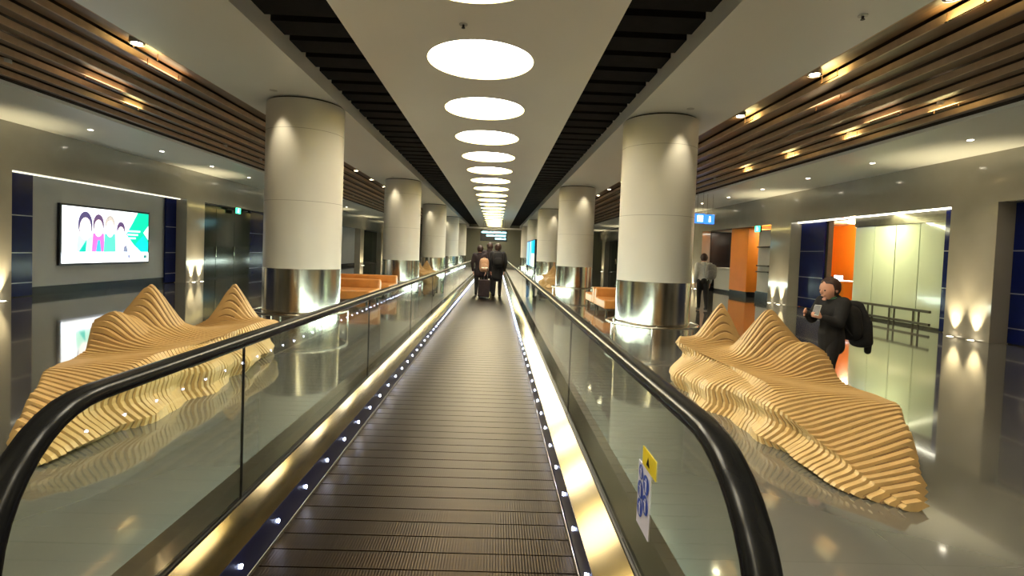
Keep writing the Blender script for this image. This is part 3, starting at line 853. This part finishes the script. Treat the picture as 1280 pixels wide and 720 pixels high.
# ================================================================== tan sofas
def sofa(name, label, loc, rz, w=2.0):
    t = thing(name, label, 'bench seat', loc, 'tan leather bench seats'); t.rotation_euler = (0, 0, rz)
    h = w / 2
    MB().box(-h, h, 0, 1.05, .16, .38).build('seat', M['leather'], t, bevel=.035)
    MB().box(-h, h, 1.06, 1.28, .16, .60).build('backrest', M['leather'], t, bevel=.04)
    for x in (-h + .08, h - .08):
        for y in (.08, 1.2): MB().box(x - .022, x + .022, y - .022, y + .022, 0, .17).build('leg', M['steelrail'], t)
    return t
sofa('leather_bench', 'tan leather bench on the right facing the camera, behind the nearest column', (3.95, 12.35, 0), 0)
sofa('leather_bench', 'tan leather bench on the right backing onto the bench nearer the column', (3.95, 15.0, 0), PI)
sofa('leather_bench', 'tan leather bench on the left, nearer of the two beyond the first column', (-3.75, 12.45, 0), 0)
sofa('leather_bench', 'tan leather bench on the left, farther of the two beyond the first column', (-3.75, 14.7, 0), 0)

# ================================================================== people
def capsules(bm, joints, edges, radii):
    """tapered round-ended limbs along the bones; the voxel remesh afterwards makes one continuous surface"""
    n = 14
    for A_, B_ in edges:
        a, b = Vector(joints[A_]), Vector(joints[B_]); ra, rb = radii[A_], radii[B_]
        ra = ra if isinstance(ra, tuple) else (ra, ra); rb = rb if isinstance(rb, tuple) else (rb, rb)
        t_ = b - a; L_ = t_.length; t_.normalize()
        ex = Vector((1, 0, 0)) if abs(t_.x) < .8 else Vector((0, 1, 0))
        ex = (ex - t_ * ex.dot(t_)).normalized(); ey = t_.cross(ex)
        rings = []
        for q in range(4): w = PI / 2 * q / 4; rings.append((a - t_ * min(ra) * math.cos(w), ra[0] * math.sin(w) + 1e-4, ra[1] * math.sin(w) + 1e-4))
        for q in range(5): f = q / 4; rings.append((a.lerp(b, f), ra[0] + (rb[0]-ra[0]) * f, ra[1] + (rb[1]-ra[1]) * f))
        for q in range(3, -1, -1): w = PI / 2 * q / 4; rings.append((b + t_ * min(rb) * math.cos(w), rb[0] * math.sin(w) + 1e-4, rb[1] * math.sin(w) + 1e-4))
        vs_ = [[bm.verts.new(c + ex * rx * math.cos(2*PI*k/n) + ey * ry * math.sin(2*PI*k/n)) for k in range(n)] for c, rx, ry in rings]
        for r0, r1 in zip(vs_, vs_[1:]):
            for k in range(n): bm.faces.new((r0[k], r0[(k+1) % n], r1[(k+1) % n], r1[k]))
        bm.faces.new(vs_[0][::-1]); bm.faces.new(vs_[-1])
def ellipsoid(bm, c, r, rot=None, seg=20, ring=14, fn=None):
    vs_ = []
    res = bmesh.ops.create_uvsphere(bm, u_segments=seg, v_segments=ring, radius=1.0)
    for v in res['verts']:
        p = Vector(v.co)
        if fn: p = fn(p)
        p = Vector((p.x * r[0], p.y * r[1], p.z * r[2]))
        if rot: p = rot @ p
        v.co = p + Vector(c)
def obj_from_bm(name, bm, m_, parent, smooth=True):
    me = bpy.data.meshes.new(name); bm.to_mesh(me); bm.free()
    for p in me.polygons: p.use_smooth = smooth
    me.materials.append(m_)
    o = bpy.data.objects.new(name, me); COL.objects.link(o); o.parent = parent
    return o
def remeshed(name, bm, m_, parent, voxel):
    me = bpy.data.meshes.new(name); bm.to_mesh(me); bm.free()
    o = bpy.data.objects.new(name, me); COL.objects.link(o)
    md = o.modifiers.new('r', 'REMESH'); md.mode = 'VOXEL'; md.voxel_size = voxel; md.use_smooth_shade = True
    sm = o.modifiers.new('c', 'CORRECTIVE_SMOOTH') if False else o.modifiers.new('sm', 'SMOOTH'); sm.iterations = 2; sm.factor = .5
    dg = bpy.context.evaluated_depsgraph_get(); dg.update()
    m2 = bpy.data.meshes.new_from_object(o.evaluated_get(dg)); bpy.data.objects.remove(o)
    for p in m2.polygons: p.use_smooth = True
    m2.materials.clear(); m2.materials.append(m_)
    o = bpy.data.objects.new(name, m2); COL.objects.link(o); o.parent = parent
    return o

def person(label, loc, rz, H, pose, top_m, leg_m, hair_m, voxel=.012, head_scale=1.0, hair_len='short', coat_len=0.0, bulk=1.0, headpitch=0.0):
    """faces local -Y.  pose overrides joints given as fractions of the height"""
    t = thing('person', label, 'person', loc); t.rotation_euler = (0, 0, rz)
    J = dict(pelvis=(0, 0, .53), waist=(0, .0, .61), chest=(0, .0, .72), neckb=(0, .005, .82), neck=(0, -.0, .86), skull=(0, -.01, .90),
             hipL=(.05, 0, .51), kneeL=(.055, -.01, .28), ankL=(.055, .01, .05), toeL=(.06, -.085, .018),
             hipR=(-.05, 0, .51), kneeR=(-.055, -.01, .28), ankR=(-.055, .01, .05), toeR=(-.06, -.085, .018),
             shL=(.105, .0, .805), elL=(.13, .01, .63), wrL=(.13, -.04, .49), shR=(-.105, .0, .805), elR=(-.13, .01, .63), wrR=(-.13, -.04, .49))
    J.update(pose)
    P = {k: Vector(v) * H for k, v in J.items()}
    Rr = dict(pelvis=(.078, .062), waist=(.068, .052), chest=(.085, .058), neckb=(.048, .04), neck=.032, skull=.045,
              hip=.052, knee=.034, ank=.022, toe=.018, sh=.036, el=.026, wr=.017)
    def rad(n_, k=1.0, add=0.0):
        key = n_ if n_ in Rr else n_[:-1]
        r = Rr[key]
        return tuple(q * H * k + add for q in r) if isinstance(r, tuple) else r * H * k + add
    E = [('pelvis', 'waist'), ('waist', 'chest'), ('chest', 'neckb'), ('neckb', 'neck'), ('neck', 'skull'), ('pelvis', 'hipL'), ('hipL', 'kneeL'), ('kneeL', 'ankL'), ('ankL', 'toeL'),
         ('pelvis', 'hipR'), ('hipR', 'kneeR'), ('kneeR', 'ankR'), ('ankR', 'toeR'), ('chest', 'shL'), ('shL', 'elL'), ('elL', 'wrL'), ('chest', 'shR'), ('shR', 'elR'), ('elR', 'wrR')]
    bm = bmesh.new()
    capsules(bm, P, E, {k: rad(k) for k in P})
    # head with brow, nose, chin and ears
    hr = .062 * H * head_scale; hc = P['skull'] + Vector((0, -.01 * H, .35 * hr))
    hrot = Matrix.Rotation(headpitch, 3, 'X')
    def face(p):
        q = p.copy()
        if p.z < 0: q.x *= 1 + .28 * p.z; q.y *= 1 + .10 * p.z
        if p.y < -.5 and -.1 < p.z < .3: q.y += .05 * (1 if abs(abs(p.x) - .35) < .25 else 0)
        return q
    ellipsoid(bm, hc, (hr * .92, hr * 1.12, hr * 1.25), hrot, 28, 20, face)
    def at(x, y, z): return hc + hrot @ Vector((x * hr, y * hr, z * hr))
    ellipsoid(bm, at(0, -1.16, -.12), (hr*.14, hr*.20, hr*.26), hrot, 10, 8)
    ellipsoid(bm, at(0, -1.02, -.55), (hr*.30, hr*.14, hr*.10), hrot, 10, 8)
    ellipsoid(bm, at(0, -.86, -1.0), (hr*.30, hr*.22, hr*.20), hrot, 10, 8)
    for sx in (-1, 1): ellipsoid(bm, at(sx * .93, .05, -.08), (hr*.10, hr*.20, hr*.30), hrot, 8, 8)
    # hands: palm, four fingers of unequal length and a thumb from the side
    for side in 'LR':
        w = P['wr' + side]; d = (w - P['el' + side]).normalized()
        sx = 1 if side == 'L' else -1
        a = d.cross(Vector((sx, 0, 0)));
        if a.length < .2: a = Vector((0, -1, 0))
        a.normalize(); b = d.cross(a).normalized()      # a: across the palm, b: palm normal
        ps = w + d * .045 * H
        ellipsoid(bm, ps, (.011*H, .024*H, .030*H), Matrix((b, a, d)).transposed(), 12, 10)
        curl = b * (-.012 * H) * (1 if b.dot(Vector((-sx, -1, 0))) < 0 else -1)
        for q, ln in enumerate((.036, .042, .039, .030)):
            r0 = ps + d * .022 * H + a * (.018 - .012 * q) * H
            jj = {0: r0, 1: r0 + d * ln * .5 * H + curl * .3, 2: r0 + d * ln * .8 * H + curl * 1.2}
            capsules(bm, jj, [(0, 1), (1, 2)], {0: .0062 * H, 1: .0056 * H, 2: .0048 * H})
        r0 = ps - d * .008 * H + a * .020 * H
        jj = {0: r0, 1: r0 + a * .018 * H + d * .012 * H + curl * .4, 2: r0 + a * .024 * H + d * .032 * H + curl * .9}
        capsules(bm, jj, [(0, 1), (1, 2)], {0: .0075 * H, 1: .0066 * H, 2: .0055 * H})
    remeshed('body', bm, M['skin'], t, voxel * .6)
    eye = bmesh.new()
    for sx in (-1, 1): ellipsoid(eye, at(sx * .36, -1.0, .08), (hr*.12, hr*.09, hr*.08), hrot, 10, 8)
    obj_from_bm('eyes', eye, M['black'], t)
    # hair
    bm = bmesh.new()
    def hairfn(p):
        q = p * (1 + .035 * math.sin(p.x * 9 + p.z * 7) * math.cos(p.y * 8))
        if p.y < -.35 and p.z < .42: q.y = max(q.y, -.35)
        return q
    ellipsoid(bm, at(0, .16, .22), (hr * 1.04, hr * 1.10, hr * 1.22), hrot, 26, 18, hairfn)
    if hair_len == 'long': ellipsoid(bm, at(0, .62, -.9), (hr * .85, hr * .42, hr * 1.3), hrot, 16, 12)
    obj_from_bm('hair', bm, hair_m, t)
    # jacket
    k_ = ['pelvis', 'waist', 'chest', 'neckb', 'shL', 'elL', 'wrL', 'shR', 'elR', 'wrR']
    JP = {q: P[q].copy() for q in k_}; JP['wrL'] = P['elL'].lerp(P['wrL'], .93); JP['wrR'] = P['elR'].lerp(P['wrR'], .93)
    add = .012 * bulk
    Rj = {q: rad(q, 1.06 * (1 + .25 * (bulk - 1)), add) for q in k_}; Rj['wrL'] = Rj['wrR'] = .024 * H * bulk ** .5; Rj['elL'] = Rj['elR'] = .034 * H * bulk ** .5
    Ej = [('pelvis', 'waist'), ('waist', 'chest'), ('chest', 'neckb'), ('chest', 'shL'), ('shL', 'elL'), ('elL', 'wrL'), ('chest', 'shR'), ('shR', 'elR'), ('elR', 'wrR')]
    if coat_len:
        JP['hem'] = P['pelvis'] + Vector((0, .01 * H, -coat_len * H)); Rj['hem'] = (.088 * H * bulk ** .5, .070 * H * bulk ** .5); Ej.append(('pelvis', 'hem'))
    bm = bmesh.new(); capsules(bm, JP, Ej, Rj)
    remeshed('coat' if coat_len else 'jacket', bm, top_m, t, voxel)
    # trousers
    k_ = ['pelvis', 'hipL', 'kneeL', 'ankL', 'hipR', 'kneeR', 'ankR']
    Rt = {q: rad(q, 1.08, .008) for q in k_}; Rt['ankL'] = Rt['ankR'] = .030 * H
    bm = bmesh.new(); capsules(bm, P, [('pelvis', 'hipL'), ('hipL', 'kneeL'), ('kneeL', 'ankL'), ('pelvis', 'hipR'), ('hipR', 'kneeR'), ('kneeR', 'ankR')], Rt)
    remeshed('trousers', bm, leg_m, t, voxel)
    # shoes
    for side in 'LR':
        bm = bmesh.new(); an = P['ank' + side]; to = P['toe' + side]
        mid = (an + to) / 2; dz_ = to.z - .018 * H
        yaw_ = math.atan2(to.x - an.x, -(to.y - an.y))
        ellipsoid(bm, (mid.x, mid.y - .004 * H, dz_ + .024 * H), (.030 * H, .080 * H, .024 * H), Matrix.Rotation(yaw_, 3, 'Z'), 16, 10, lambda p: Vector((p.x, p.y, max(p.z, -.75))))
        obj_from_bm('shoe', bm, M['black'], t)
    return t, P, at

def backpack(name, label, loc, rz, m_, sc=1.0, tilt=0.0, cat='backpack'):
    t = thing(name, label, cat, loc); t.rotation_euler = (tilt, 0, rz)
    bm = bmesh.new()
    ellipsoid(bm, (0, 0, 0), (.16 * sc, .10 * sc, .23 * sc), None, 24, 16, lambda p: Vector([math.copysign(abs(c) ** .6, c) for c in p]))
    obj_from_bm('bag', bm, m_, t)
    bm = bmesh.new()
    ellipsoid(bm, (0, .09 * sc, -.06 * sc), (.12 * sc, .045 * sc, .11 * sc), None, 18, 12, lambda p: Vector([math.copysign(abs(c) ** .6, c) for c in p]))
    obj_from_bm('front_pocket', bm, m_, t)
    for sx in (-1, 1):
        MB().tube([(sx*.09*sc, -.08*sc, .19*sc), (sx*.10*sc, -.17*sc, .20*sc), (sx*.11*sc, -.20*sc, .05*sc), (sx*.12*sc, -.10*sc, -.14*sc)], .014*sc, 8).build('strap', m_, t)
    MB().tube([(-.03*sc, 0, .225*sc), (-.025*sc, 0, .26*sc), (.025*sc, 0, .26*sc), (.03*sc, 0, .225*sc)], .008*sc, 6).build('grab_handle', m_, t)
    return t

# child in a black coat by the right sculpture, facing left, looking at a phone
px, py = 4.06, 5.62
t, P, at = person('person in a black coat looking at a phone beside the right plywood bench', (px, py, 0), math.radians(-78), 1.27,
    dict(elL=(.13, -.06, .64), wrL=(.09, -.18, .68), elR=(-.13, -.09, .65), wrR=(-.07, -.20, .70), neck=(0, -.02, .86), skull=(0, -.035, .895),
         kneeL=(.055, -.05, .28), kneeR=(-.05, .02, .28), ankR=(-.05, .09, .055), toeR=(-.05, .0, .02), ankL=(.05, -.05, .05), toeL=(.05, -.14, .018)),
    M['blackcloth'], M['blackcloth'], M['hair'], .010, 1.22, coat_len=.10, bulk=1.7, headpitch=math.radians(12))
bm = bmesh.new(); ellipsoid(bm, P['neckb'] + Vector((0, .0, .03)), (.085, .085, .04), None, 20, 10); obj_from_bm('scarf', bm, M['greencloth'], t)
Rz = Matrix.Rotation(math.radians(-78), 3, 'Z')
def wpt(p): return Vector((px, py, 0)) + Rz @ Vector(p)
hp = wpt(P['wrL'] + (P['wrL'] - P['elL']).normalized() * .085 + Vector((0, -.0, .035)))
ph = thing('phone', 'pale phone held up by the person in the black coat', 'phone', hp); ph.rotation_euler = (math.radians(-25), 0, math.radians(-60))
MB().box(-.036, .036, -.004, .004, -.04, .085).build('case', M['plastic'], ph, bevel=.003)
MB().box(-.032, .032, -.0052, -.004, -.034, .078).build('screen', M['emoff'], ph)
bp = wpt((0, .23, .80))
backpack('backpack', 'bulky black backpack on the back of the person in the black coat', bp, math.radians(-78), M['blackcloth'], .86, math.radians(10))
# coat hanging over the bag with one sleeve down
jk = thing('draped_jacket', 'black jacket draped over the backpack with one sleeve hanging', 'jacket', wpt((0, .33, 0))); jk.rotation_euler = (0, 0, math.radians(-78))
bm = bmesh.new()
capsules(bm, {'a': (0, -.02, 1.0), 'b': (0, .03, .80), 'c': (.03, .05, .58)}, [('a', 'b'), ('b', 'c')], {'a': (.10, .05), 'b': (.17, .07), 'c': (.15, .06)})
remeshed('body_panel', bm, M['blackcloth'], jk, .012)
bm = bmesh.new()
capsules(bm, {'a': (.02, .10, .84), 'b': (.03, .15, .66), 'c': (.03, .15, .48)}, [('a', 'b'), ('b', 'c')], {'a': .05, 'b': .042, 'c': .036})
remeshed('sleeve', bm, M['blackcloth'], jk, .010)

# walker in white top beyond the right column
t, P, at = person('person in a white top and black trousers walking away beyond the right column', (6.22, 14.5, 0), math.radians(172), 1.62,
    dict(kneeL=(.05, -.05, .28), ankL=(.05, -.03, .06), toeL=(.05, -.11, .02), kneeR=(-.05, .02, .28), ankR=(-.05, .10, .06), toeR=(-.05, .03, .03)),
    M['whitecloth'], M['blackcloth'], M['hair'], .014, 1.0, bulk=1.1)
backpack('backpack', 'light grey backpack worn by the walker in the white top', (6.22 + .10, 14.5 - .26, 1.12), math.radians(172), M['greycloth'], .95)

# group standing on the walkway ahead
gx = [('person in a black coat standing on the walkway, rightmost of the group', .34, 16.3, 180, 1.68, 'blackcloth', .16, 1.5, 'short'),
      ('person in dark clothes on the walkway, leftmost of the group', -.24, 16.6, 180, 1.60, 'darkcloth', .10, 1.2, 'short'),
      ('person in a plum coat on the walkway, in the middle of the group', .06, 17.6, 175, 1.72, 'darkcloth', .16, 1.4, 'long')]
for l, x, y, r, H_, c, cl, bk, hl in gx:
    t, P, at = person(l, (x, y, .028), math.radians(r), H_, dict(elR=(-.15, .0, .64), elL=(.15, .0, .64)), M[c], M['blackcloth'], M['hair'], .016, 1.0, hl, cl, bk)
backpack('backpack', 'tan and dark backpack at the back of the walkway group', (-.08, 16.05, 1.02), math.radians(180), M['tancloth'], .95)
backpack('backpack', 'black backpack of the rightmost person on the walkway', (.36, 15.98, 1.22), math.radians(180), M['blackcloth'], 1.05)
sc_ = thing('suitcase', 'dark wheeled suitcase standing behind the walkway group', 'suitcase', (-.05, 15.55, .028))
MB().box(-.18, .18, -.11, .11, .05, .56).build('shell', M['darkcloth'], sc_, bevel=.03)
MB().tube([(-.09, .09, .55), (-.09, .09, .92), (.09, .09, .92), (.09, .09, .55)], .009, 8).build('pull_handle', M['steelrail'], sc_)
for x in (-.14, .14):
    for y in (-.08, .08): MB().tube([(x - .012, y, .026), (x + .012, y, .026)], .026, 12).build('wheel', M['black'], sc_)
